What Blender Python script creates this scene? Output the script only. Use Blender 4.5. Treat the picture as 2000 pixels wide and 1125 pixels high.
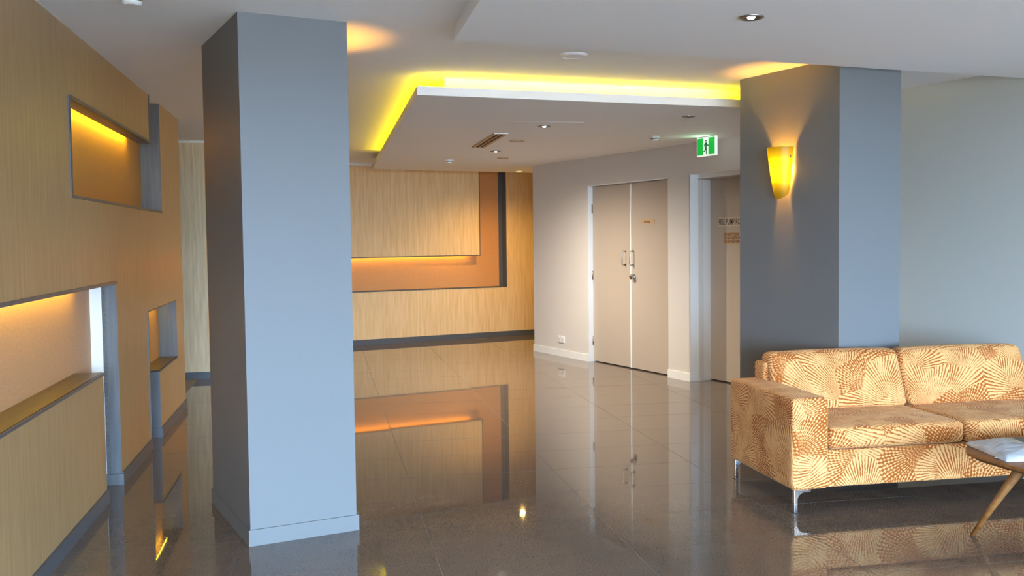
import bpy, bmesh, math, random
from mathutils import Vector, Matrix, noise
random.seed(7)
for o in list(bpy.data.objects): bpy.data.objects.remove(o)
S = bpy.context.scene
COL = S.collection

# ------------------------------------------------------------------ camera
TA, TC = -0.19, -0.48395            # headings of the two building grids (floor grid A, column grid C)
PITCH, ROLL, FPX = -0.05023, -0.01189, 1907.775
cam = bpy.data.cameras.new('camera'); cam.sensor_width = 36.0; cam.lens = FPX / 2000 * 36.0
cam.clip_start = 0.05
co = bpy.data.objects.new('camera', cam); COL.objects.link(co)
cp, sp, cr, sr = math.cos(PITCH), math.sin(PITCH), math.cos(ROLL), math.sin(ROLL)
fw = Vector((0, cp, sp)); u0 = Vector((0, -sp, cp)); r0 = Vector((1, 0, 0))
rt = cr * r0 + sr * u0; up = -sr * r0 + cr * u0
co.matrix_world = Matrix(((rt.x, up.x, -fw.x, 0), (rt.y, up.y, -fw.y, 0), (rt.z, up.z, -fw.z, 1.45), (0, 0, 0, 1)))
S.camera = co

# ------------------------------------------------------------------ sky and view
SKY = 52.0
w = bpy.data.worlds.new('world'); S.world = w; w.use_nodes = True
bg = w.node_tree.nodes['Background']
bg.inputs[0].default_value = (0.47, 0.71, 1.0, 1); bg.inputs[1].default_value = SKY
vs = S.view_settings
vs.view_transform = 'Standard'; vs.look = 'None'; vs.gamma = 1.0; vs.use_curve_mapping = False
vs.exposure = 0.12
# daylight enters through the window wall behind the camera (portal guides sampling only)
WY = -3.0
pl = bpy.data.lights.new('window_portal', 'AREA'); pl.shape = 'RECTANGLE'; pl.size = 9.6; pl.size_y = 2.05
pl.cycles.is_portal = True
po = bpy.data.objects.new('window_portal', pl); COL.objects.link(po)
po.location = (4.2, WY - 0.12, 1.1); po.rotation_euler = (math.radians(90), 0, 0)

# sun behind the building's window wall: falls on the paving and on the strip of floor inside the glass
sl = bpy.data.lights.new('sun', 'SUN'); sl.energy = 60.0; sl.color = (1.0, .93, .82); sl.angle = .01
so_ = bpy.data.objects.new('sun', sl); COL.objects.link(so_); so_.rotation_euler = (math.radians(32), 0, math.radians(8))

# ------------------------------------------------------------------ helpers
def lin(r, g, b):
    f = lambda c: (c / 255) / 12.92 if c / 255 <= 0.04045 else ((c / 255 + 0.055) / 1.055) ** 2.4
    return (f(r), f(g), f(b), 1)

class Frame:
    def __init__(s, t): s.t = t; s.rz = -t
    def w(s, u, v, z=0): return Vector((u * math.cos(s.t) + v * math.sin(s.t), -u * math.sin(s.t) + v * math.cos(s.t), z))
    def loc(s, p): return (p.x * math.cos(s.t) - p.y * math.sin(s.t), p.x * math.sin(s.t) + p.y * math.cos(s.t), p.z)
FA, FC, FW_ = Frame(TA), Frame(TC), Frame(0.0)
def c2a(u, v): return FA.loc(FC.w(u, v))[:2]
def a2c(u, v): return FC.loc(FA.w(u, v))[:2]

def mat(name, col=(0.5, 0.5, 0.5, 1), rough=0.5, metal=0.0, spec=0.5, emit=None, estr=0.0):
    m = bpy.data.materials.new(name); m.use_nodes = True
    b = m.node_tree.nodes['Principled BSDF']
    b.inputs['Base Color'].default_value = col; b.inputs['Roughness'].default_value = rough
    b.inputs['Metallic'].default_value = metal; b.inputs['Specular IOR Level'].default_value = spec
    if emit:
        b.inputs['Emission Color'].default_value = emit; b.inputs['Emission Strength'].default_value = estr
    return m
def nt(m): return m.node_tree, m.node_tree.nodes, m.node_tree.links, m.node_tree.nodes['Principled BSDF']
def ramp(N, stops):
    r = N.new('ShaderNodeValToRGB'); e = r.color_ramp.elements
    e[0].position, e[0].color = stops[0]; e[1].position, e[1].color = stops[-1]
    for p, c in stops[1:-1]:
        x = e.new(p); x.color = c
    return r
def add_noise_colour(m, ca, cb, scale=(1, 1, 1), nscale=1.0, detail=6, lo=.35, hi=.65, bump=0.0, bdist=0.01, rough=.55):
    t, N, L, b = nt(m)
    tc = N.new('ShaderNodeTexCoord'); mp = N.new('ShaderNodeMapping'); mp.inputs['Scale'].default_value = scale
    n = N.new('ShaderNodeTexNoise'); n.inputs['Scale'].default_value = nscale; n.inputs['Detail'].default_value = detail
    n.inputs['Roughness'].default_value = rough
    r = ramp(N, [(lo, ca), (hi, cb)])
    L.new(tc.outputs['Object'], mp.inputs[0]); L.new(mp.outputs[0], n.inputs['Vector'])
    L.new(n.outputs[0], r.inputs[0]); L.new(r.outputs[0], b.inputs['Base Color'])
    if bump:
        bp = N.new('ShaderNodeBump'); bp.inputs['Strength'].default_value = bump; bp.inputs['Distance'].default_value = bdist
        L.new(n.outputs[0], bp.inputs['Height']); L.new(bp.outputs[0], b.inputs['Normal'])
    return m

class MB:
    """mesh builder in frame coordinates"""
    def __init__(s): s.v = []; s.f = []; s.m = []; s.uv = []
    def face(s, idx, m=0, uv=None): s.f.append(tuple(idx)); s.m.append(m); s.uv.append(uv)
    def box(s, x0, x1, y0, y1, z0, z1, m=0):
        n = len(s.v)
        s.v += [(x0, y0, z0), (x1, y0, z0), (x1, y1, z0), (x0, y1, z0), (x0, y0, z1), (x1, y0, z1), (x1, y1, z1), (x0, y1, z1)]
        for q in ((0, 3, 2, 1), (4, 5, 6, 7), (0, 1, 5, 4), (1, 2, 6, 5), (2, 3, 7, 6), (3, 0, 4, 7)): s.face([n + i for i in q], m)
        return s
    def prism(s, poly, z0, z1, m=0, axis='z'):
        a = sum(poly[i][0] * poly[(i + 1) % len(poly)][1] - poly[(i + 1) % len(poly)][0] * poly[i][1] for i in range(len(poly)))
        if a < 0: poly = poly[::-1]
        n = len(s.v); k = len(poly)
        if axis == 'z': f = lambda p, z: (p[0], p[1], z)
        elif axis == 'y': f = lambda p, z: (p[0], -z, p[1])     # profile in x,z extruded along -y
        else: f = lambda p, z: (z, p[0], p[1])
        s.v += [f(p, z0) for p in poly] + [f(p, z1) for p in poly]
        s.face([n + i for i in reversed(range(k))], m); s.face([n + k + i for i in range(k)], m)
        for i in range(k): j = (i + 1) % k; s.face((n + i, n + j, n + k + j, n + k + i), m)
        return s
    def lathe(s, prof, c=(0, 0, 0), seg=28, m=0, cap=True):
        n = len(s.v); k = len(prof)
        for i in range(seg):
            a = 2 * math.pi * i / seg
            s.v += [(c[0] + r * math.cos(a), c[1] + r * math.sin(a), c[2] + z) for r, z in prof]
        for i in range(seg):
            j = (i + 1) % seg
            for q in range(k - 1): s.face((n + i * k + q, n + j * k + q, n + j * k + q + 1, n + i * k + q + 1), m)
        if cap:
            s.face([n + i * k for i in reversed(range(seg))], m); s.face([n + i * k + k - 1 for i in range(seg)], m)
        return s
    def tube(s, pts, rad, seg=10, m=0):
        n = len(s.v); pts = [Vector(p) for p in pts]; k = len(pts)
        rad = rad if isinstance(rad, (list, tuple)) else [rad] * k
        for i, p in enumerate(pts):
            d = (pts[min(i + 1, k - 1)] - pts[max(i - 1, 0)]).normalized()
            a = d.orthogonal().normalized() if i == 0 else (pa - d * pa.dot(d)).normalized()
            pa = a; b = d.cross(a)
            for j in range(seg):
                t = 2 * math.pi * j / seg; s.v.append(tuple(p + (a * math.cos(t) + b * math.sin(t)) * rad[i]))
        for i in range(k - 1):
            for j in range(seg):
                l = (j + 1) % seg; s.face((n + i * seg + j, n + i * seg + l, n + (i + 1) * seg + l, n + (i + 1) * seg + j), m)
        s.face([n + j for j in reversed(range(seg))], m); s.face([n + (k - 1) * seg + j for j in range(seg)], m)
        return s
    def rbox(s, x0, x1, y0, y1, z0, z1, r, n=10, puff=(0, 0, 0), fn=None):
        ou, ov = random.uniform(0, 9), random.uniform(0, 9)
        """rounded box from a subdivided cube, puff bulges each axis' faces; uv box projected in metres"""
        c = Vector(((x0 + x1) / 2, (y0 + y1) / 2, (z0 + z1) / 2)); h = Vector(((x1 - x0) / 2, (y1 - y0) / 2, (z1 - z0) / 2))
        key = {}
        def vert(i, j, k):
            if (i, j, k) in key: return key[(i, j, k)]
            def ax(t, hh):
                # finer sampling near the edges
                a = t / n * 2 - 1; q = max(hh - r, 0) / hh
                e = min(3, n // 3)
                if t <= e: return -hh + (r * 1.0) * t / e
                if t >= n - e: return hh - (r * 1.0) * (n - t) / e
                return (-hh + r) + 2 * (hh - r) * (t - e) / (n - 2 * e)
            p = Vector((ax(i, h.x), ax(j, h.y), ax(k, h.z)))
            q = Vector([max(-(h[a] - r), min(h[a] - r, p[a])) for a in range(3)])
            d = p - q
            if d.length > 1e-9: p = q + d.normalized() * r
            for a in range(3):
                b_, c_ = (a + 1) % 3, (a + 2) % 3
                g = (1 - (p[b_] / h[b_]) ** 2) * (1 - (p[c_] / h[c_]) ** 2)
                if abs(p[a]) > h[a] - r * 1.01: p[a] += math.copysign(puff[a] * max(g, 0), p[a])
            p = p + c
            if fn: p = Vector(fn(*p))
            key[(i, j, k)] = len(s.v); s.v.append(tuple(p)); return key[(i, j, k)]
        def quad(ids, ax):
            vi = [vert(*q) for q in ids]
            uv = []
            for q in vi:
                p = s.v[q]
                e_ = ((p[0], p[2]), (p[1] + 3.7, p[2]), (p[0], p[1] + 1.3))[(1, 0, 2)[ax]]; uv.append((e_[0] + ou, e_[1] + ov))
            s.face(vi, 0, uv)
        for a in range(n):
            for b in range(n):
                quad([(0, a, b), (0, a, b + 1), (0, a + 1, b + 1), (0, a + 1, b)], 0)
                quad([(n, a, b), (n, a + 1, b), (n, a + 1, b + 1), (n, a, b + 1)], 0)
                quad([(a, 0, b), (a + 1, 0, b), (a + 1, 0, b + 1), (a, 0, b + 1)], 1)
                quad([(a, n, b), (a, n, b + 1), (a + 1, n, b + 1), (a + 1, n, b)], 1)
                quad([(a, b, 0), (a, b + 1, 0), (a + 1, b + 1, 0), (a + 1, b, 0)], 2)
                quad([(a, b, n), (a + 1, b, n), (a + 1, b + 1, n), (a, b + 1, n)], 2)
        return s
    def build(s, name, mats, parent=None, frame=FA, base=None, smooth=False, bevel=0.0):
        me = bpy.data.meshes.new(name)
        mats = mats if isinstance(mats, (list, tuple)) else [mats]
        if parent is not None: base = parent.get('_b', (0, 0, 0)); base = tuple(base)
        elif base is None: base = (0, 0, 0)
        me.from_pydata([(x - base[0], y - base[1], z - base[2]) for x, y, z in s.v], [], s.f)
        for mm in mats: me.materials.append(mm)
        me.polygons.foreach_set('material_index', s.m)
        if any(u is not None for u in s.uv):
            ul = me.uv_layers.new(name='uv'); i = 0
            for f, u in zip(s.f, s.uv):
                for k in range(len(f)): ul.data[i].uv = u[k] if u else (0, 0); i += 1
        me.polygons.foreach_set('use_smooth', [smooth] * len(me.polygons))
        me.update()
        o = bpy.data.objects.new(name, me); COL.objects.link(o)
        if bevel:
            bv = o.modifiers.new('bevel', 'BEVEL'); bv.width = bevel; bv.segments = 2; bv.limit_method = 'ANGLE'
        if parent is not None: o.parent = parent
        else:
            o.location = frame.w(*base); o.rotation_euler = (0, 0, frame.rz)
        o['_b'] = base
        return o
def thing(name, label, cat, base, frame=FA, group=None):
    o = bpy.data.objects.new(name, None); COL.objects.link(o); o.empty_display_size = .1
    o.location = frame.w(*base); o.rotation_euler = (0, 0, frame.rz); o['_b'] = base
    tag(o, label, cat, group); return o
def tag(o, label, cat, group=None):
    o['label'] = label; o['category'] = cat
    if group: o['group'] = group
    return o
def struct(o): o['kind'] = 'structure'; return o
def B(*a, **k): return MB().box(*a, **k)
def lamp(name, kind, parent, loc, energy, col, **kw):
    l = bpy.data.lights.new(name, kind); l.energy = energy; l.color = col
    for k, v in kw.items(): setattr(l, k, v)
    o = bpy.data.objects.new(name, l); COL.objects.link(o); o.parent = parent
    b = tuple(parent['_b']); o.location = (loc[0] - b[0], loc[1] - b[1], loc[2] - b[2]); return o

# ------------------------------------------------------------------ materials
M = {}
M['ceil'] = mat('ceiling_paint', (.86, .85, .845, 1), .8, spec=.2)
M['white'] = mat('white_gloss_paint', (.82, .82, .80, 1), .35)
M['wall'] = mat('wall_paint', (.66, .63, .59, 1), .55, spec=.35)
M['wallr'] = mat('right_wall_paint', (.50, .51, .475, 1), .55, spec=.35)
M['door'] = mat('door_paint', (.47, .40, .33, 1), .45)
M['col'] = mat('column_paint', (.172, .176, .180, 1), .5, spec=.35)
M['grey'] = mat('grey_stained_wood', (.19, .20, .21, 1), .42)
add_noise_colour(M['grey'], (.105, .11, .118, 1), (.135, .14, .15, 1), (40, 40, 2), 1.5)
M['trim'] = mat('dark_trim', (.085, .085, .09, 1), .35)
M['skirt'] = mat('grey_skirting', (.085, .088, .097, 1), .4)
M['veneer'] = mat('veneer', rough=.36, spec=.55)
add_noise_colour(M['veneer'], (.335, .200, .088, 1), (.445, .280, .132, 1), (22, 22, .9), 2.2, 7, .3, .7, .05, .002)
M['paper'] = mat('textured_wallcovering', rough=.55)
add_noise_colour(M['paper'], (.70, .45, .20, 1), (.86, .59, .31, 1), (26, 26, 1.6), 1.6, 7, .3, .7, .5, .004)
M['pale'] = mat('pale_wallcovering', rough=.55)
add_noise_colour(M['pale'], (.56, .42, .25, 1), (.74, .58, .37, 1), (26, 26, 1.8), 1.6, 7, .3, .7, .5, .004)
M['stucco'] = mat('orange_stucco', rough=.6)
add_noise_colour(M['stucco'], (.52, .27, .125, 1), (.60, .33, .17, 1), (1, 1, 1), 70, 5, .3, .7, .35, .004)
M['amber'] = mat('amber_stucco', rough=.6); add_noise_colour(M['amber'], (.58, .255, .085, 1), (.66, .31, .115, 1), (1, 1, 1), 70, 5, .3, .7, .3, .004)
M['ledge'] = mat('ledge_wood', rough=.4)
add_noise_colour(M['ledge'], (.085, .055, .026, 1), (.13, .085, .04, 1), (30, 2, 30), 1.2)
M['chrome'] = mat('chrome', (.80, .82, .85, 1), .08, 1.0)
M['steel'] = mat('satin_steel', (.42, .40, .38, 1), .25, 1.0)
M['black'] = mat('black', (.015, .013, .012, 1), .6)
M['plastic'] = mat('white_plastic', (.78, .78, .76, 1), .4)
M['grout'] = mat('grout', (.21, .19, .17, 1), .8, spec=.2)
LED = (1.0, .73, .0, 1)
M['led'] = mat('led_cove', (.9, .8, .4, 1), emit=LED, estr=15)
M['ledn'] = mat('led_niche', (.9, .8, .4, 1), emit=(1.0, .70, .03, 1), estr=36)
M['ledw'] = mat('led_white', (.9, .9, .9, 1), emit=(1, .97, .9, 1), estr=25)
M['ledy'] = mat('lamp_yellow', (.9, .8, .5, 1), emit=(1, .62, .08, 1), estr=40)
# polished stone tile
m = M['tile'] = mat('polished_stone', rough=.03); t, N, L, b = nt(m)
b.inputs['IOR'].default_value = 1.6
tc = N.new('ShaderNodeTexCoord'); oi = N.new('ShaderNodeObjectInfo'); va = N.new('ShaderNodeVectorMath'); va.operation = 'ADD'
cv = N.new('ShaderNodeCombineXYZ'); mu = N.new('ShaderNodeMath'); mu.operation = 'MULTIPLY'; mu.inputs[1].default_value = 50
L.new(oi.outputs['Random'], mu.inputs[0]); L.new(mu.outputs[0], cv.inputs[0]); L.new(tc.outputs['Object'], va.inputs[0]); L.new(cv.outputs[0], va.inputs[1])
n1 = N.new('ShaderNodeTexNoise'); n1.inputs['Scale'].default_value = 120; n1.inputs['Detail'].default_value = 4
n2 = N.new('ShaderNodeTexNoise'); n2.inputs['Scale'].default_value = 5; n2.inputs['Detail'].default_value = 3
r1 = ramp(N, [(.27, (.075, .058, .045, 1)), (.45, (.140, .108, .086, 1)), (.60, (.158, .124, .100, 1)), (.76, (.20, .165, .138, 1))])
mx = N.new('ShaderNodeMix'); mx.data_type = 'RGBA'; mx.blend_type = 'MULTIPLY'; mx.inputs['Factor'].default_value = .6
r2 = ramp(N, [(.3, (.82, .82, .82, 1)), (.7, (1.1, 1.08, 1.05, 1))])
for n in (n1, n2): L.new(va.outputs[0], n.inputs['Vector'])
L.new(n1.outputs[0], r1.inputs[0]); L.new(n2.outputs[0], r2.inputs[0]); L.new(r1.outputs[0], mx.inputs[6]); L.new(r2.outputs[0], mx.inputs[7]); L.new(mx.outputs[2], b.inputs['Base Color'])
# table wood
M['wood'] = mat('walnut', rough=.5, spec=.3)
add_noise_colour(M['wood'], (.20, .075, .018, 1), (.34, .14, .040, 1), (3, 26, 26), 1.4, 6, .3, .7)
# velvet with cut fan pattern
m = M['velvet'] = mat('patterned_velvet', rough=.8, spec=.2); t, N, L, b = nt(m)
b.inputs['Sheen Weight'].default_value = .25; b.inputs['Sheen Roughness'].default_value = .4
b.inputs['Sheen Tint'].default_value = (1, .75, .45, 1)
def math_(op, a=None, bb=None, c=None):
    n = N.new('ShaderNodeMath'); n.operation = op
    for i, x in enumerate((a, bb, c)):
        if x is None: continue
        if isinstance(x, (int, float)): n.inputs[i].default_value = x
        else: L.new(x, n.inputs[i])
    return n.outputs[0]
uvn = N.new('ShaderNodeUVMap'); uvn.uv_map = 'uv'
wn = N.new('ShaderNodeTexNoise'); wn.inputs['Scale'].default_value = 40; wn.inputs['Detail'].default_value = 2; L.new(uvn.outputs[0], wn.inputs['Vector'])
ws = N.new('ShaderNodeVectorMath'); ws.operation = 'MULTIPLY_ADD'; ws.inputs[1].default_value = (.012, .012, 0); L.new(wn.outputs['Color'], ws.inputs[0]); L.new(uvn.outputs[0], ws.inputs[2])
vo = N.new('ShaderNodeTexVoronoi'); vo.voronoi_dimensions = '2D'; vo.inputs['Scale'].default_value = 5.6; L.new(ws.outputs[0], vo.inputs['Vector'])
sc_ = N.new('ShaderNodeSeparateColor'); L.new(vo.outputs['Color'], sc_.inputs[0])
# each patch fans out of a pivot just outside itself, mostly from below
th = math_('MULTIPLY_ADD', sc_.outputs[0], 3.6, 3.0)
px = math_('MULTIPLY', math_('COSINE', th), .17); py = math_('MULTIPLY', math_('SINE', th), .17)
dv = N.new('ShaderNodeVectorMath'); dv.operation = 'SUBTRACT'; L.new(ws.outputs[0], dv.inputs[0]); L.new(vo.outputs['Position'], dv.inputs[1])
sx = N.new('ShaderNodeSeparateXYZ'); L.new(dv.outputs[0], sx.inputs[0])
ex = math_('SUBTRACT', sx.outputs[0], px); ey = math_('SUBTRACT', sx.outputs[1], py)
ang = math_('ARCTAN2', ey, ex); rad = math_('SQRT', math_('ADD', math_('MULTIPLY', ex, ex), math_('MULTIPLY', ey, ey)))
st = math_('SINE', math_('MULTIPLY', ang, 84.0))
ring = math_('SINE', math_('MULTIPLY_ADD', rad, 290.0, math_('MULTIPLY', math_('FLOOR', math_('MULTIPLY', ang, 7.0)), 2.3)))
isd = math_('GREATER_THAN', sc_.outputs[1], .70)
dash = math_('MULTIPLY', isd, math_('MULTIPLY', math_('SUBTRACT', 1.0, ring), .75))
bn = N.new('ShaderNodeTexNoise'); bn.inputs['Scale'].default_value = 9; bn.inputs['Detail'].default_value = 3; L.new(uvn.outputs[0], bn.inputs['Vector'])
fz = N.new('ShaderNodeTexNoise'); fz.inputs['Scale'].default_value = 110; fz.inputs['Detail'].default_value = 2; L.new(uvn.outputs[0], fz.inputs['Vector'])
val = math_('ADD', math_('ADD', math_('SUBTRACT', st, dash), math_('MULTIPLY_ADD', bn.outputs[0], 3.0, -1.1)), math_('MULTIPLY_ADD', fz.outputs[0], 2.0, -1.0))
msk = N.new('ShaderNodeMapRange'); msk.interpolation_type = 'SMOOTHSTEP'; msk.inputs[1].default_value = -.7; msk.inputs[2].default_value = .6; L.new(val, msk.inputs[0])
mc = N.new('ShaderNodeMix'); mc.data_type = 'RGBA'; mc.inputs[6].default_value = (.36, .085, .010, 1); mc.inputs[7].default_value = (.78, .405, .155, 1)
L.new(msk.outputs[0], mc.inputs['Factor']); L.new(mc.outputs[2], b.inputs['Base Color'])
bp = N.new('ShaderNodeBump'); bp.inputs['Strength'].default_value = .35; bp.inputs['Distance'].default_value = .004
fn_ = N.new('ShaderNodeTexNoise'); fn_.inputs['Scale'].default_value = 260; L.new(uvn.outputs[0], fn_.inputs['Vector'])
L.new(math_('ADD', msk.outputs[0], math_('MULTIPLY', fn_.outputs[0], .5)), bp.inputs['Height']); L.new(bp.outputs[0], b.inputs['Normal'])
# sconce glass
m = M['glass'] = bpy.data.materials.new('amber_glass'); m.use_nodes = True
N_, L_ = m.node_tree.nodes, m.node_tree.links; N_.clear()
o_ = N_.new('ShaderNodeOutputMaterial'); tr = N_.new('ShaderNodeBsdfTranslucent'); di = N_.new('ShaderNodeBsdfDiffuse'); gl = N_.new('ShaderNodeBsdfGlossy'); m1 = N_.new('ShaderNodeMixShader'); m2 = N_.new('ShaderNodeMixShader')
tr.inputs[0].default_value = (.065, .075, .003, 1); di.inputs[0].default_value = (.22, .16, .02, 1); gl.inputs['Roughness'].default_value = .35
m1.inputs[0].default_value = .35; m2.inputs[0].default_value = .02
L_.new(tr.outputs[0], m1.inputs[1]); L_.new(di.outputs[0], m1.inputs[2]); L_.new(m1.outputs[0], m2.inputs[1]); L_.new(gl.outputs[0], m2.inputs[2]); L_.new(m2.outputs[0], o_.inputs[0])
M['green'] = mat('sign_green', (.0, .35, .05, 1), .4, emit=(.0, .42, .045, 1), estr=.7)
M['signw'] = mat('sign_white', (.8, .8, .8, 1), .4, emit=(.9, 1, .93, 1), estr=.6)
M['signdk'] = mat('sign_dark_green', (.0, .10, .03, 1), .4, emit=(.0, .10, .02, 1), estr=.6)
M['brassw'] = mat('sign_plate', (.60, .50, .38, 1), .35)
M['platetan'] = mat('sign_plate_tan', (.58, .36, .19, 1), .4)
M['ink'] = mat('ink', (.012, .012, .012, 1), .6)
M['rim'] = mat('metal_rim', (.35, .33, .31, 1), .3, 1.0)
M['vent'] = mat('vent_wood', (.50, .33, .20, 1), .5)

# ------------------------------------------------------------------ levels and lines of the building
Z, ZD = 2.52, 2.374
XL, XD, XR, CB = -1.22, 6.102, 5.952, 12.915
DX0, DX1 = .01, .004

# ------------------------------------------------------------------ floor
T0, TW, R0, TH = .477, .905, 4.84, .54
vlo, vhi = R0 - 3 * TH, R0 + 19 * TH
g = MB()
pts = [(-13, vlo), (17, vlo), (17, 21), (-13, 21)]
g.prism(pts, -.12, -.0012, 0)
g.prism([(-13, -8), (17, -8), (17, vlo - .003), (-13, vlo - .003)], -.12, 0, 1)
floor = struct(g.build('floor', [M['grout'], M['tile']], frame=FA))
G = .0019
tm = MB().box(G, TW - G, G, TH - G, -.0012, 0); tmesh = None
n = 0
for i in range(-2, 8):
    for j in range(-3, 19):
        u, v = T0 + i * TW, R0 + j * TH
        cu, cvv = a2c(u + TW / 2, v + TH / 2)
        if cu > XD + .45 and cvv < 11.2: continue
        if cvv > CB + .5: continue
        if tmesh is None:
            o = tm.build('floor_tile', M['tile'], frame=FA); tmesh = o.data
        else:
            o = bpy.data.objects.new('floor_tile', tmesh); COL.objects.link(o)
        o.parent = floor; o.rotation_euler = (random.gauss(0, .0004), random.gauss(0, .0003), 0); o.location = (u, v, 0); n += 1
# outside paving
gp = struct(B(-40, 50, -60, WY - .2, -.35, -.15).build('ground', mat('paving', (.15, .145, .14, 1), .9), frame=FW_))

# ------------------------------------------------------------------ ceiling
cg = MB(); cg.box(-9, 14, WY - .2, 18, Z, Z + .12)
ceil = struct(cg.build('ceiling', M['ceil'], frame=FW_))

# ------------------------------------------------------------------ outer envelope
struct(B(-9, -8.8, WY, 18, 0, Z).build('wall_west', M['wall'], frame=FW_))
struct(B(-9, 14, 17.8, 18, 0, Z).build('wall_north', M['wall'], frame=FW_))
struct(B(13.8, 14, WY, 18, 0, Z).build('wall_east', M['wall'], frame=FW_))
# window wall behind the camera
g = MB(); x0, x1 = -.66, 9.2
g.box(-9, x0, WY - .1, WY, 0, Z); g.box(x1, 14, WY - .1, WY, 0, Z)
win = struct(g.build('wall_south', M['wall'], frame=FW_))
g = MB()
for k in range(8): x = x0 + (x1 - x0) * k / 7; g.box(x - .03, x + .03, WY - .09, WY - .01, .06, 2.06)
g.box(x0, x1, WY - .09, WY - .01, 0, .06); g.box(x0, x1, WY - .09, WY - .01, 2.06, Z)
struct(g.build('window_1', M['trim'], frame=FW_))

# ------------------------------------------------------------------ left wall: veneered sheet with L shaped recesses
VS, VE = -4.0, 8.95
holes = [(5.20, 7.945, 1.695, 2.172), (7.485, 7.945, 2.0, Z), (2.6, 6.165, .733, 1.210), (5.752, 6.165, 0, .8), (7.20, 8.54, .50, .966), (7.20, 7.62, 0, .6)]
vb = sorted({VS, VE} | {h[0] for h in holes} | {h[1] for h in holes})
zb = sorted({0, .5, .733, .966, 1.21, 1.695, 2.172, Z})
def solid(a, c):
    if a < 0 or c < 0 or a >= len(vb) - 1 or c >= len(zb) - 1: return False
    v, z = (vb[a] + vb[a + 1]) / 2, (zb[c] + zb[c + 1]) / 2
    return not any(h[0] < v < h[1] and h[2] < z < h[3] for h in holes)
SH = .085
g = MB(); key = {}
def vid(x, a, c):
    if (x, a, c) not in key: key[(x, a, c)] = len(g.v); g.v.append((x, vb[a], zb[c]))
    return key[(x, a, c)]
for a in range(len(vb) - 1):
    for c in range(len(zb) - 1):
        if not solid(a, c): continue
        f, bk = XL, XL - SH
        g.face((vid(f, a, c), vid(f, a + 1, c), vid(f, a + 1, c + 1), vid(f, a, c + 1)), 0)
        g.face((vid(bk, a, c), vid(bk, a, c + 1), vid(bk, a + 1, c + 1), vid(bk, a + 1, c)), 1)
        for da, dc, e in ((-1, 0, ((a, c), (a, c + 1))), (1, 0, ((a + 1, c + 1), (a + 1, c))), (0, -1, ((a + 1, c), (a, c))), (0, 1, ((a, c + 1), (a + 1, c + 1)))):
            if not solid(a + da, c + dc):
                (p, q), (r_, s_) = e
                g.face((vid(f, p, q), vid(f, r_, s_), vid(bk, r_, s_), vid(bk, p, q)), 1)
wl = struct(g.build('wall_left', [M['veneer'], M['grey']], frame=FA))
RB = XL - .152
B(RB - .12, RB, VS, VE, 0, Z).build('recess_back', M['stucco'], wl)
M['led_toned'] = mat('led_toned_stucco', rough=.6); add_noise_colour(M['led_toned'], (.40, .19, .045, 1), (.47, .235, .065, 1), (1, 1, 1), 60, 5, .3, .7, .3, .004)  # stucco in deeper orange: the niche's LED light put into the colour
B(RB, RB + .006, 5.0, 7.945, 1.6, Z).build('recess_led_tone', M['led_toned'], wl)  # thin sheet added over the recess back to carry the LED tone
B(RB, RB + .006, 7.0, 8.545, .4, 1.1).build('recess_led_tone', M['led_toned'], wl)
# end jambs behind the sheet
B(RB, XL - SH, 7.945, 8.02, 1.6, Z).build('jamb', M['grey'], wl)
B(RB, XL - .062, 6.165, 6.1655 + .03, 0, 1.21).build('jamb', M['white'], wl)
B(RB, XL - SH, 8.54, 8.60, .4, 1.0).build('jamb', M['grey'], wl)
B(RB, XL - SH, 7.62, 7.66, 0, .5).build('jamb', M['grey'], wl)
# ledges
B(RB, XL - SH, 5.16, 7.945, 1.66, 1.695).build('ledge', M['stucco'], wl)
B(RB, XL - SH, 2.5, 5.752, .705, .734).build('ledge', M['ledge'], wl)
B(XL - SH, XL - .004, 2.5, 5.752, .7335, .7345).build('ledge', M['ledge'], wl)
B(RB, XL - .004, 7.62, 8.54, .49, .5012).build('ledge', M['ledge'], wl)
# trims around the openings
TP = XL + .006
def trim(v0, v1, z0, z1, m='trim'): B(XL - .004, TP, v0, v1, z0, z1).build('edge_trim', M[m], wl)
trim(5.165, 5.20, 1.68, 2.185, 'skirt'); trim(5.20, 7.485, 2.172, 2.190); trim(7.47, 7.485, 2.172, Z); trim(5.20, 7.945, 1.680, 1.695)
trim(2.6, 6.165, 1.210, 1.228); trim(2.6, 5.752, .718, .733)
trim(7.175, 7.20, .07, .974, 'grey'); trim(7.20, 8.54, .966, .974); trim(7.62, 8.54, .490, .50)
# niche led strips tucked behind the sheet
B(XL - SH - .022, XL - SH - .004, 5.30, 7.40, 2.20, 2.212).build('led_strip', M['ledn'], wl)
B(XL - SH - .022, XL - SH - .004, 2.6, 5.75, 1.245, 1.257).build('led_strip', M['ledn'], wl)
B(XL - SH - .022, XL - SH - .004, 7.86, 8.40, 1.0, 1.012).build('led_strip', M['ledn'], wl)
# skirting
for v0, v1 in ((VS, 5.752), (6.165, 7.20), (7.62, VE)):
    B(XL, XL + .012, v0, v1, 0, .074).build('skirting', M['skirt'], wl)
B(RB, XL + .012, 6.153, 6.1652, 0, .066).build('skirting', M['grey'], wl)
B(RB, XL + .012, 7.608, 7.6202, 0, .070).build('skirting', M['grey'], wl)
# end face of the wall towards the side passage
B(RB - .12, XL - .001, VE, VE + .01, 0, Z).build('end_panel', M['veneer'], wl)

# wall beyond the side passage
wp = struct(B(-8, XL, 10.785, 14.6, 0, Z).build('wall_passage', M['pale'], frame=FA))
B(-8, XL + .012, 10.773, 10.785, 0, .075).build('skirting', M['skirt'], wp)
B(-8, XL + .015, 10.770, 10.7851, Z - .022, Z).build('cornice', M['white'], wp)
struct(B(-4.4, -4.2, 7, 12, 0, Z).build('wall_passage_end', M['veneer'], frame=FA))

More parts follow.
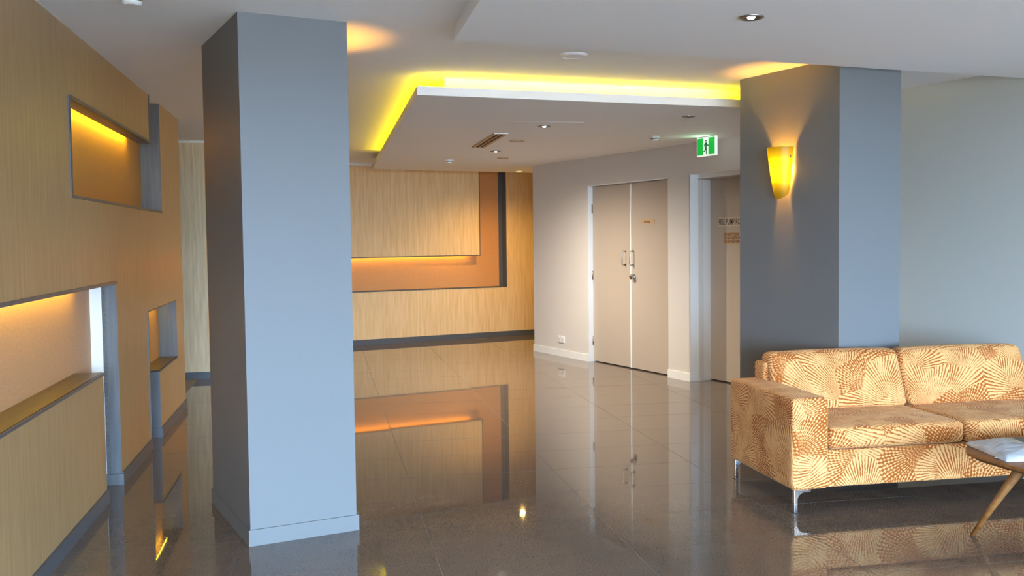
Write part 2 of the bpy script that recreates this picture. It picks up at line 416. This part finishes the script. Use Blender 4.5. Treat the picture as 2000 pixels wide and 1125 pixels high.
# ------------------------------------------------------------------ back wall with L recess
bw = struct(MB().box(2.0, 6.705, CB, CB + .12, 0, .750).box(6.705, 10, CB, CB + .12, 0, Z).build('wall_back', M['paper'], frame=FC))
B(2.0, 6.26, CB + .002, CB + .07, 1.222, Z).build('panel', M['paper'], bw)
B(2.0, 10, CB + .13, CB + .25, 0, Z).build('recess_back', M['amber'], bw)
B(6.64, 6.7051, CB + .125, CB + .1301, .75, Z).build('reveal_board', M['trim'], bw)  # dark strip at the right reveal of the recess
B(6.7, 6.705, CB - .003, CB + .13, .735, Z).build('edge_trim', M['trim'], bw)
B(2.0, 6.705, CB - .004, CB + .13, .735, .7502).build('edge_trim', M['trim'], bw)
B(2.0, 6.27, CB - .003, CB + .07, 1.208, 1.222).build('edge_trim', M['trim'], bw)
B(6.26, 6.272, CB - .003, CB + .07, 1.208, Z).build('edge_trim', M['trim'], bw)
B(2.0, 6.12, CB + .074, CB + .086, 1.262, 1.274).build('led_strip', M['ledn'], bw)
B(2.0, 10, CB - .012, CB, 0, .077).build('skirting', M['skirt'], bw)
B(2.0, 10, CB - .06, CB, Z - .045, Z).build('cornice', M['ceil'], bw)

# ------------------------------------------------------------------ door wall
D2a, D2b, DH = 8.15, 9.69, 2.06
F2a, F2b, FH = 6.87, 7.785, 2.066
U1 = XD + .42
g = MB()
g.box(XD, U1, D2b, 11.003, 0, Z); g.box(XD, U1, D2a, D2b, DH, Z); g.box(XD, U1, F2b, D2a, 0, Z); g.box(XD, U1, F2a, F2b, FH, Z); g.box(XD, U1, 5.0, F2a, 0, Z)
g.box(U1 - .05, 10, 10.85, 11.003, 0, Z)
wd = struct(g.build('wall_doors', M['wall'], frame=FC))
for v0, v1 in ((D2b, 11.012), (F2b, D2a), (5.0, F2a)):
    B(XD - .012, XD, v0, v1, 0, .082).build('skirting', M['white'], wd)
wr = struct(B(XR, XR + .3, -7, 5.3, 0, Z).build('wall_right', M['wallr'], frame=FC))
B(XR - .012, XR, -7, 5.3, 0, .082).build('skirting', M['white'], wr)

# double service door
d1 = struct(MB().box(XD + .062, U1 - .02, D2b - .004, D2b + .03, 0, DH).box(XD + .004, XD + .062, D2b - .002, D2b + .03, 0, DH).box(XD + .004, XD + .10, D2a - .02, D2a + .006, 0, DH).box(XD + .004, XD + .11, D2a, D2b, DH - .012, DH + .02).build('door_1', M['white'], frame=FC))
DM = 8.905
for k, (v0, v1) in enumerate(((DM + .002, D2b - .012), (D2a + .008, DM - .002))):
    lf = B(XD + .064, XD + .105, v0, v1, .012, DH - .016).build('door_leaf', M['door'], d1)
    vh = DM + .105 if k == 0 else DM - .045
    h = MB().tube([(XD + .064, vh, 1.30), (XD + .022, vh, 1.30), (XD + .016, vh, 1.294), (XD + .016, vh, 1.152), (XD + .022, vh, 1.146), (XD + .064, vh, 1.146)], .0055, 10)
    h.build('pull_handle', M['steel'], lf, smooth=True)
    for zz in (1.30, 1.146):
        MB().tube([(XD + .0645, vh, zz), (XD + .058, vh, zz)], .013, 14).build('handle_rose', M['steel'], lf, smooth=True)
    if k == 1:
        kb = MB().tube([(XD + .064, vh - .012, 1.02), (XD + .052, vh - .012, 1.02), (XD + .040, vh - .012, 1.02), (XD + .030, vh - .012, 1.02), (XD + .018, vh - .012, 1.02), (XD + .010, vh - .012, 1.02)], [.030, .030, .016, .024, .027, .018], 20)
        kb.build('door_knob', M['steel'], lf, smooth=True)
        sgn = B(XD + .061, XD + .0645, 8.468, 8.712, 1.596, 1.640).build('sign_plate', M['platetan'], lf)
    else:
        for zz in (1.79, 1.016, .245):
            MB().tube([(XD + .056, D2b - .008, zz - .05), (XD + .056, D2b - .008, zz + .05)], .007, 10).build('hinge', M['steel'], lf, smooth=True)
B(XD + .056, XD + .066, DM - .012, DM + .010, .012, DH - .016).build('astragal', M['white'], d1)

# fire pump room door, set deep
g = MB()
g.box(XD + .0, XD + .10, F2b - .001, F2b + .02, 0, FH); g.box(XD + .158, XD + .26, F2b - .004, F2b + .02, 0, FH)
g.box(XD + .0, XD + .10, F2a - .02, F2a + .001, 0, FH); g.box(XD + .10, XD + .26, F2a - .02, F2a + .012, 0, FH)
g.box(XD + .002, XD + .10, F2a, F2b, FH - .002, FH + .02); g.box(XD + .10, XD + .30, F2a, F2b, FH - .040, FH + .02)
d2 = struct(g.build('door_2', M['white'], frame=FC))
B(XD + .104, XD + .154, F2b - .010, F2b + .02, 0, FH - .04).build('door_stop', M['wall'], d2)
B(XD + .100, XD + .158, F2b + .004, F2b + .02, 0, FH - .04).build('joint', M['trim'], d2)
B(XD + .095, XD + .26, F2a, F2b - .001, FH - .046, FH - .038).build('head_trim', M['door'], d2)
lf2 = B(XD + .25, XD + .29, F2a + .006, F2b - .006, .012, FH - .040).build('door_leaf', M['door'], d2)
sp1 = B(XD + .2465, XD + .2505, 7.15, 7.657, 1.548, 1.638).build('sign_plate', M['brassw'], lf2)
sp2 = B(XD + .2465, XD + .2505, 7.22, 7.58, 1.372, 1.492).build('sign_plate', M['platetan'], lf2)

def text(txt, size, parent, u, v, z, m='ink', sx=1.0):
    """lettering facing the room on a plane u = const of grid C; v,z = left end and baseline"""
    cu_ = bpy.data.curves.new('t', 'FONT'); cu_.body = txt; cu_.size = size; cu_.extrude = .0003; cu_.offset = size * .006
    to = bpy.data.objects.new('t', cu_); COL.objects.link(to)
    dg = bpy.context.evaluated_depsgraph_get(); dg.update()
    me = bpy.data.meshes.new_from_object(to.evaluated_get(dg)); bpy.data.objects.remove(to)
    b_ = tuple(parent['_b'])
    for vv in me.vertices:
        x, y, d = vv.co; vv.co = (u - d - b_[0], v - x * sx - b_[1], z + y - b_[2])
    me.materials.clear(); me.materials.append(M[m])
    o = bpy.data.objects.new('lettering', me); COL.objects.link(o); o.parent = parent; return o
text('FIRE PUMP ROOM', .082, sp1, XD + .246, 7.648, 1.565, sx=.625)
for k, s in enumerate(('FIRE SAFETY DOOR', 'DO NOT OBSTRUCT', 'DO NOT KEEP OPEN')):
    text(s, .036, sp2, XD + .246, 7.565, 1.456 - k * .035, sx=.70)
text('Services', .033, sgn, XD + .0605, 8.655, 1.607, sx=1.0)

# ------------------------------------------------------------------ columns
def column(u, v, label):
    W, D = .528, .898
    t = thing('column', label, 'column', (u, v, 0), FC)
    B(u, u + W, v, v + D, 0, Z).build('shaft', M['col'], t)
    g = MB()
    for x0, x1, y0, y1 in ((u - .010, u + W + .010, v - .010, v), (u - .010, u + W + .010, v + D, v + D + .010), (u - .010, u, v, v + D), (u + W, u + W + .010, v, v + D)):
        g.box(x0, x1, y0, y1, 0, .078)
    g.build('skirting', M['col'], t)
    return t
column(1.022, 4.655, 'grey painted column standing free beside the veneered wall')
column(4.538, 4.344, 'dark grey painted column behind the sofa with a wall sconce on it')

# ------------------------------------------------------------------ bulkhead near the camera and suspended raft
ZS = 2.45
def line_pt(p, q, t): return (p[0] + (q[0] - p[0]) * t, p[1] + (q[1] - p[1]) * t)
s0, s1 = (.666, 4.944), (4.48, 5.644)
se = line_pt(s0, s1, 1.06)
wr2 = c2a(XR, -1.5)
bh = MB().prism([(.664, -2.3), s0, se, c2a(XR, 3.9), wr2], ZS, Z - .0005).build('ceiling_bulkhead', M['ceil'], frame=FA)
tag(bh, 'low white ceiling bulkhead over the sofa with one downlight', 'ceiling panel')

RT = ZD + .057
fl, bl, fr = (.607, 6.277), (.62, 12.90), (2.98, 6.638)
fe = line_pt(fl, fr, 1.53); fec = a2c(*fe)
raft = thing('ceiling_raft', 'suspended white ceiling panel with yellow glowing edges in front of the doors', 'ceiling panel', (1.8, 9, ZD), FA)
poly = [fl, fr, c2a(XD - .002, fec[1] + .05), c2a(XD - .002, 11.02), c2a(9.8, 11.02), c2a(9.8, 12.02), c2a(4.34, 12.12)]
MB().prism(poly, ZD, RT).build('panel', M['ceil'], raft)
rb = MB().prism([(.81, 6.491), (3.087, 6.80), c2a(XD - .004, 5.45), c2a(XD - .004, 10.9), (.81, 12.25)], RT, Z - .001).build('riser', M['ceil'], raft)
g = MB(); x, y = line_pt(fl, fr, .03), line_pt(fl, fr, 1.25)
g.prism([(x[0] + .0, x[1] + .125), (y[0], y[1] + .125), (y[0], y[1] + .145), (x[0], x[1] + .145)], RT + .006, RT + .02)
g.build('led_strip', M['led'], raft)
B(.72, .74, 6.45, 11.75, RT + .006, RT + .02).build('led_strip', M['led'], raft)

# ------------------------------------------------------------------ ceiling fittings
def downlight(u, v, z, label, e, r=.055, on=True, group=None):
    t = thing('downlight', label, 'downlight', (u, v, z), FA, group)
    MB().lathe([(r, -.001), (r, -.006), (r * .80, -.009), (r * .74, -.004), (r * .70, -.002)], (u, v, z), 28, cap=False).build('trim_ring', M['rim'], t, smooth=True)
    MB().lathe([(0.001, -.0015), (r * .72, -.0015)], (u, v, z), 28, cap=False).build('reflector', M['steel'], t)
    MB().lathe([(.001, -.012), (r * .2, -.010), (r * .30, -.005), (r * .30, -.0016)], (u, v, z), 16, cap=False).build('lamp_lens', M['ledw'] if on else M['rim'], t, smooth=True)
    if e:
        lo = lamp('lamp', 'SPOT', t, (u, v, z - .02), e, (1, .86, .68), spot_size=2.9, spot_blend=1.0, shadow_soft_size=.03)
    return t
downlight(1.803, 7.887, ZD, 'lit recessed downlight beside the square ceiling patch', 200)
downlight(1.798, 10.167, ZD, 'lit recessed downlight beyond the slot air vent', 380)
downlight(2.773, 7.157, ZD, 'unlit recessed downlight near the suspended panel front edge', 0, .05, False)
downlight(1.941, 4.229, ZS, 'lit chrome downlight in the bulkhead over the sofa', 10, .058)
def disc(u, v, z, r, label, m):
    t = thing('ceiling_disc', label, 'ceiling cover', (u, v, z), FA)
    MB().lathe([(r, -.001), (r, -.008), (r * .93, -.012), (.001, -.012)], (u, v, z), 32, cap=False).build('cover', M[m], t, smooth=False)
    MB().lathe([(r * .88, -.0118), (r * .88, -.0135), (r * .84, -.0135), (r * .84, -.0118)], (u, v, z), 32, cap=False).build('ring', M['rim'] if m == 'vent' else M['ceil'], t)
disc(1.454, 5.578, Z, .082, 'large round speaker cover in the ceiling between the two panels', 'ceil')
disc(1.806, 9.051, ZD, .072, 'round brown cover plate beside the slot air vent', 'vent')
disc(2.025, 10.991, ZD, .065, 'round brown cover plate near the back wall', 'vent')
def detector(u, v, z, label, s=1.0):
    t = thing('smoke_detector', label, 'smoke detector', (u, v, z), FA)
    MB().lathe([(.050 * s, -.0005), (.050 * s, -.016 * s), (.046 * s, -.020 * s), (.001, -.020 * s)], (u, v, z), 28, cap=False).build('base', M['plastic'], t, smooth=False)
    MB().lathe([(.034 * s, -.019 * s), (.034 * s, -.030 * s), (.030 * s, -.032 * s)], (u, v, z), 24, cap=False).build('chamber', M['steel'], t)
    MB().lathe([(.036 * s, -.030 * s), (.036 * s, -.038 * s), (.028 * s, -.044 * s), (.001, -.045 * s)], (u, v, z), 24, cap=False).build('cap', M['plastic'], t, smooth=False)
detector(1.455, 11.302, ZD, 'white smoke detector near the textured back wall')
detector(2.997, 8.594, ZD, 'white smoke detector close to the green exit sign')
detector(-.785, 4.475, Z, 'white smoke detector beside the veneered wall', 1.15)
t = thing('air_vent', 'linear slot air vent with wooden frame in the suspended panel', 'air vent', (1.54, 9.1, ZD), FA)
v0, v1 = 8.452, 9.73
for x0, x1 in ((1.480, 1.507), (1.535, 1.548), (1.576, 1.606)): B(x0, x1, v0, v1, ZD - .009, ZD - .0005).build('slat', M['vent'], t)
B(1.507, 1.576, v0, v1, ZD - .003, ZD - .0006).build('slot', M['black'], t)
for y in (v0 - .012, v1): B(1.480, 1.606, y, y + .012, ZD - .009, ZD - .0005).build('end_cap', M['plastic'], t)
ap = B(1.48, 2.07, 7.61, 8.10, ZD - .0015, ZD - .0002).build('access_panel', M['ceil'], frame=FA, base=(1.775, 7.855, ZD))
tag(ap, 'flush square white patch around a downlight', 'access panel')
# warm lamp in the raft near the back wall
t = thing('downlight', 'small warm yellow downlight near the textured back wall corner', 'downlight', (6.33, 11.80, ZD), FC)
MB().lathe([(.05, -.0005), (.05, -.013), (.044, -.014), (.040, -.012), (.038, -.002)], (6.33, 11.80, ZD), 24, cap=False).build('trim_ring', M['plastic'], t, smooth=True)
MB().lathe([(.001, -.0022), (.037, -.0022)], (6.33, 11.80, ZD), 24, cap=False).build('lamp_lens', M['ledy'], t)
lamp('lamp', 'SPOT', t, (6.33, 11.80, ZD - .016), 150, (1, .62, .14), spot_size=2.8, spot_blend=1.0, shadow_soft_size=.03)
# exit sign
EU = 5.83
t = thing('exit_sign', 'lit green running man exit sign hanging by the doors', 'exit sign', (EU, 7.2, ZD - .19), FC)
va, vb_, za, zb_ = 7.338, 7.066, ZD - .180, ZD - .004
sb = B(EU, EU + .025, vb_, va, za, zb_).build('sign_body', M['signw'], t, bevel=.004)
W_, H_ = va - vb_, zb_ - za
def spoly(pp, name, m, d=.0012):
    q = [(va - x * W_, za + y * H_) for x, y in pp]
    MB().prism(q, EU - d, EU - .0002, axis='x').build(name, M[m], t)
spoly([(.04, .07), (.35, .07), (.35, .95), (.04, .95)], 'green_panel', 'green')
spoly([(.63, .07), (.955, .07), (.955, .95), (.63, .95)], 'green_panel', 'green')
for pp in ([(.50 + .035 * math.cos(a * .6283), .80 + .055 * math.sin(a * .6283)) for a in range(10)],
           [(.455, .70), (.53, .72), (.555, .62), (.525, .40), (.455, .42), (.47, .55)],
           [(.53, .72), (.60, .58), (.66, .60), (.655, .55), (.59, .52), (.52, .62)],
           [(.455, .70), (.40, .58), (.41, .50), (.44, .51), (.435, .57), (.475, .63)],
           [(.47, .42), (.525, .42), (.555, .28), (.545, .09), (.50, .09), (.51, .27)],
           [(.46, .42), (.515, .42), (.47, .26), (.36, .22), (.36, .27), (.44, .31)]):
    spoly(pp, 'running_figure', 'signdk', .002)
B(EU + .005, EU + .020, 7.10, 7.30, zb_, ZD).build('mount', M['trim'], t)
lamp('lamp', 'AREA', t, (EU - .01, 7.2, ZD - .09), .5, (.55, 1, .6), shape='RECTANGLE', size=.15, size_y=.15).rotation_euler = (0, math.radians(90), 0)
# power outlet
t = thing('power_outlet', 'white power outlet low on the wall left of the double door', 'outlet', (XD, 10.31, .21), FC)
pt = B(XD - .010, XD, 10.238, 10.387, .168, .252).build('plate', M['plastic'], t, bevel=.003)
for y in (10.275, 10.345): B(XD - .0115, XD - .0095, y - .022, y + .022, .180, .222).build('socket', M['wall'], t)
for y in (10.275, 10.345): B(XD - .014, XD - .0095, y - .008, y + .008, .230, .243).build('switch', M['white'], t)

# ------------------------------------------------------------------ wall sconces
def sconce(u, v, z0, z1, side, label, e=32):
    """tapered half round amber glass on a face u=const, side -1 faces -u"""
    t = thing('wall_sconce', label, 'wall lamp', (u, v, z0), FC)
    g = MB(); nz, na = 14, 20
    def ring(k, inner):
        f = k / nz; out = []
        for i in range(na + 1):
            a = math.pi * i / na
            hw = .050 + .045 * (f ** .8); dp = .050 + .055 * (f ** .8)
            x, y = dp * math.sin(a) ** .8, hw * math.cos(a)
            zc = z0 + .035 * (1 - math.sin(a)) * (1 - f) + (z1 - z0 - .035 * (1 - math.sin(a)) * (1 - f)) * f
            if inner: x *= .94; y *= .95
            out.append((u + side * (x + .008), v + y, zc))
        return out
    idx = {}
    for inn in (0, 1):
        for k in range(nz + 1):
            for i, p in enumerate(ring(k, inn)): idx[(inn, k, i)] = len(g.v); g.v.append(p)
    g2 = MB(); g2.v = [g.v[idx[(0, k, i)]] for k in range(nz + 1) for i in range(na + 1)]
    for k in range(nz):
        for i in range(na):
            a, b_ = k * (na + 1) + i, (k + 1) * (na + 1) + i
            g2.face((a, a + 1, b_ + 1, b_))
    g2.build('glass_shade', M['glass'], t, smooth=True)
    B(*sorted((u, u + side * .012)), v - .045, v + .045, z0 + .10, z1 - .08).build('back_plate', M['brassw'], t)
    for y in (-1, 1):
        MB().tube([(u + side * .03, v + y * .082, z1 - .065), (u + side * .03, v + y * .092, z1 - .065)], .006, 10).build('fixing_screw', M['rim'], t, smooth=True)
    zc = z0 + (z1 - z0) * .52
    MB().tube([(u + side * .045, v, zc - .07), (u + side * .045, v, zc - .02)], .014, 12).build('lamp_holder', M['plastic'], t)
    lamp('lamp', 'POINT', t, (u + side * .05, v, zc + .01), e, (1, .43, .035), shadow_soft_size=.032)
sconce(4.538, 4.815, 1.685, 2.020, -1, 'glowing amber glass sconce on the column behind the sofa')
sconce(1.022 + .528, 5.10, 1.685, 2.020, 1, 'amber glass sconce on the hidden side of the freestanding column')

# ------------------------------------------------------------------ sofa
sx0, sx1, sf, sb_ = 2.372, 4.385, 4.666, 5.462
AW = .208
so = thing('sofa', 'two seat sofa in rust and cream fan patterned velvet', 'sofa', ((sx0 + sx1) / 2, 5.06, 0), FA)
V = M['velvet']
for x0, x1 in ((sx0, sx0 + AW), (sx1 - AW, sx1)):
    MB().rbox(x0, x1, sf, sb_, .119, .603, .022, 14, (.004, .0, .005)).build('armrest', V, so, smooth=True)
MB().rbox(sx0 + AW - .004, sx1 - AW + .004, sf + .022, sb_ - .02, .121, .318, .012, 12).build('seat_base', V, so, smooth=True)
MB().rbox(sx0 + AW - .06, sx1 - AW + .06, sb_ - .150, sb_ - .004, .300, .708, .025, 12).build('backrest', V, so, smooth=True)
mid = (sx0 + sx1) / 2
for x0, x1 in ((sx0 + AW + .004, mid - .005), (mid + .005, sx1 - AW - .004)):
    MB().rbox(x0, x1, sf - .006, sb_ - .12, .325, .440, .030, 16, (.004, .006, .012)).build('seat_cushion', V, so, smooth=True)
for x0, x1 in ((sx0 + AW - .032, mid - .007), (mid + .007, sx1 - AW + .03)):
    lean = lambda x, y, z: (x, y + (z - .44) * .40, z - (y - 5.24) * .06)
    MB().rbox(x0, x1, 5.165, 5.315, .432, .762, .042, 16, (.006, .022, .008), lean).build('back_cushion', V, so, smooth=True)
# chrome bracket legs
def leg(x, y, d):
    prof = [(0, 0), (.020, 0), (.020, .066)]
    prof += [(.020 + .040 * (1 - math.cos(a)), .066 + .040 * math.sin(a)) for a in [math.pi / 2 * k / 6 for k in range(1, 7)]]
    prof += [(.095, .107), (.095, .1195), (0, .1195)]
    g = MB().prism([(x + d * p, q) for p, q in prof], -(y + .016), -(y - .016), axis='y')
    lg = g.build('leg', M['chrome'], so, bevel=.002)
    B(x - .001 if d > 0 else x - .021, x + .021 if d > 0 else x + .001, y - .017, y + .017, 0, .004).build('foot_pad', M['black'], lg)
leg(sx0 + .014, sf + .022, 1); leg(sx1 - .014, sf + .022, -1); leg(sx0 + .014, sb_ - .03, 1); leg(sx1 - .014, sb_ - .03, -1)

# ------------------------------------------------------------------ coffee table
TZ = .425
tb = thing('coffee_table', 'low brown wooden coffee table standing before the sofa', 'table', (3.6, 3.75, 0), FA)
ctrl = [(2.940, 4.010), (2.943, 4.045), (2.965, 4.085), (3.03, 4.175), (3.13, 4.265), (3.35, 4.315), (3.65, 4.325), (3.95, 4.31), (4.15, 4.25), (4.25, 4.10), (4.285, 3.75), (4.25, 3.40), (4.15, 3.25), (3.95, 3.19), (3.65, 3.175), (3.35, 3.19), (3.10, 3.25), (2.985, 3.38), (2.962, 3.55), (2.955, 3.75), (2.945, 3.92)]
def crom(P, k=5):
    out = []; n = len(P)
    for i in range(n):
        a, b_, c, d = (Vector(P[(i + j) % n]) for j in (-1, 0, 1, 2))
        for s in range(k):
            t = s / k; out.append(tuple(.5 * ((2 * b_) + (c - a) * t + (2 * a - 5 * b_ + 4 * c - d) * t * t + (3 * b_ - a - 3 * c + d) * t ** 3)))
    return out
out = crom(ctrl); cx, cy = 3.61, 3.75
g = MB(); n = len(out)
layers = [(1.0, TZ - .004), (.993, TZ), None]
def lay(f, z, inset=0):
    r = []
    for x, y in out:
        d = Vector((x - cx, y - cy)); l = d.length; d = d * max(0, (l * f - inset)) / l; r.append((cx + d.x, cy + d.y, z))
    return r
rings = [lay(1, TZ, .075), lay(1, TZ, .006), lay(1, TZ - .004), lay(1, TZ - .013), lay(1, TZ - .040, .055), lay(1, TZ - .046, .08)]
for r in rings: g.v += r
for k in range(len(rings) - 1):
    for i in range(n): j = (i + 1) % n; g.face((k * n + j, k * n + i, (k + 1) * n + i, (k + 1) * n + j))
g.face(list(range(n))); g.face([5 * n + i for i in reversed(range(n))])
g.build('table_top', M['wood'], tb)
for fx, fy, tx, ty in ((3.033, 4.131, 3.20, 3.99), (4.19, 4.131, 4.03, 3.99), (3.033, 3.37, 3.20, 3.50), (4.19, 3.37, 4.03, 3.50)):
    MB().tube([(fx, fy, 0), ((fx + tx) / 2, (fy + ty) / 2, .19), (tx, ty, .375), (tx + (tx - fx) * .04, ty, .386)], [.0105, .017, .026, .026], 12).build('leg', M['wood'], tb, smooth=True)
for y in (3.99, 3.50): B(3.21, 4.02, y - .011, y + .011, .318, .384).build('apron', M['wood'], tb)
for x in (3.21, 4.02): B(x - .011, x + .011, 3.50, 3.99, .318, .384).build('apron', M['wood'], tb)

# ------------------------------------------------------------------ mailer parcel
bag = mat('poly_mailer', (.60, .64, .72, 1), .4); add_noise_colour(bag, (.40, .41, .44, 1), (.54, .54, .56, 1), (1, 1, 1), 14, 6, .3, .7, .6, .012)
pc = thing('parcel', 'white plastic mailing bag with barcode label lying on the coffee table', 'parcel', (3.215, 3.985, TZ), FA)
rot = math.radians(-9)
def ptop(a, c):
    e = max(0, 1 - a ** 4) ** .55 * max(0, 1 - c ** 4) ** .55
    w_ = noise.noise(Vector((a * 3 + 5, c * 3, .3))) * .010 + noise.noise(Vector((a * 9, c * 9 + 2, .7))) * .005
    return .004 + .042 * e + w_ * (1 - .5 * e) * min(1, e * 3 + .25)
def pxy(a, c):
    x, y = a * .205, c * .185
    return 3.215 + x * math.cos(rot) - y * math.sin(rot), 3.985 + x * math.sin(rot) + y * math.cos(rot)
g = MB(); n = 40
for j in range(n + 1):
    for i in range(n + 1):
        a, c = i / n * 2 - 1, j / n * 2 - 1; x, y = pxy(a, c); g.v.append((x, y, TZ + max(.003, ptop(a, c)) + (.010 * max(0, -a - .85) / .15 * (.5 + .5 * math.sin(c * 7)))))
for j in range(n):
    for i in range(n): k = j * (n + 1) + i; g.face((k, k + 1, k + n + 2, k + n + 1))
nb = len(g.v)
for a, c in ((-1, -1), (1, -1), (1, 1), (-1, 1)): x, y = pxy(a, c); g.v.append((x, y, TZ + .0008))
g.face((nb + 3, nb + 2, nb + 1, nb))
edge = lambda pts: pts
for side in range(4):
    rng = [(i, 0) for i in range(n + 1)] if side == 0 else [(n, j) for j in range(n + 1)] if side == 1 else [(n - i, n) for i in range(n + 1)] if side == 2 else [(0, n - j) for j in range(n + 1)]
    ids = [j * (n + 1) + i for i, j in rng]
    g.face([nb + side] + [nb + (side + 1) % 4] + ids[::-1])
g.build('bag', bag, pc, smooth=True)
def patch(a0, a1, c0, c1, d, name, m, k=10, par=None):
    q = MB()
    for j in range(k + 1):
        for i in range(k + 1):
            a, c = a0 + (a1 - a0) * i / k, c0 + (c1 - c0) * j / k; x, y = pxy(a, c); q.v.append((x, y, TZ + max(.003, ptop(a, c)) + d))
    for j in range(k):
        for i in range(k): z = j * (k + 1) + i; q.face((z, z + 1, z + k + 2, z + k + 1))
    return q.build(name, M[m] if isinstance(m, str) else m, par or pc, smooth=True)
lab = mat('label_paper', (.50, .46, .40, 1), .6)
lbo = patch(-.30, .75, -.20, .75, .0015, 'label', lab, 18)
for r, c0, c1 in ((0, .30, .62), (1, -.08, .22)):
    x = -.12
    for k in range(14):
        wd_ = random.choice((.012, .02, .03)); patch(x, x + wd_, c0, c1, .0024, 'barcode_bar', 'ink', 3, lbo); x += wd_ + random.choice((.012, .018))
for k in range(5): patch(.42, .70, .10 + k * .09, .125 + k * .09, .0024, 'print_line', 'trim', 4, lbo)
x, y = pxy(-1, -.55)
MB().prism([(x + .02, y + .035), (x - .018, y - .012), (x + .05, y - .035)], TZ + .004, TZ + .006).build('seal_tab', bag, pc)

for o in bpy.data.objects:
    if '_b' in o: del o['_b']
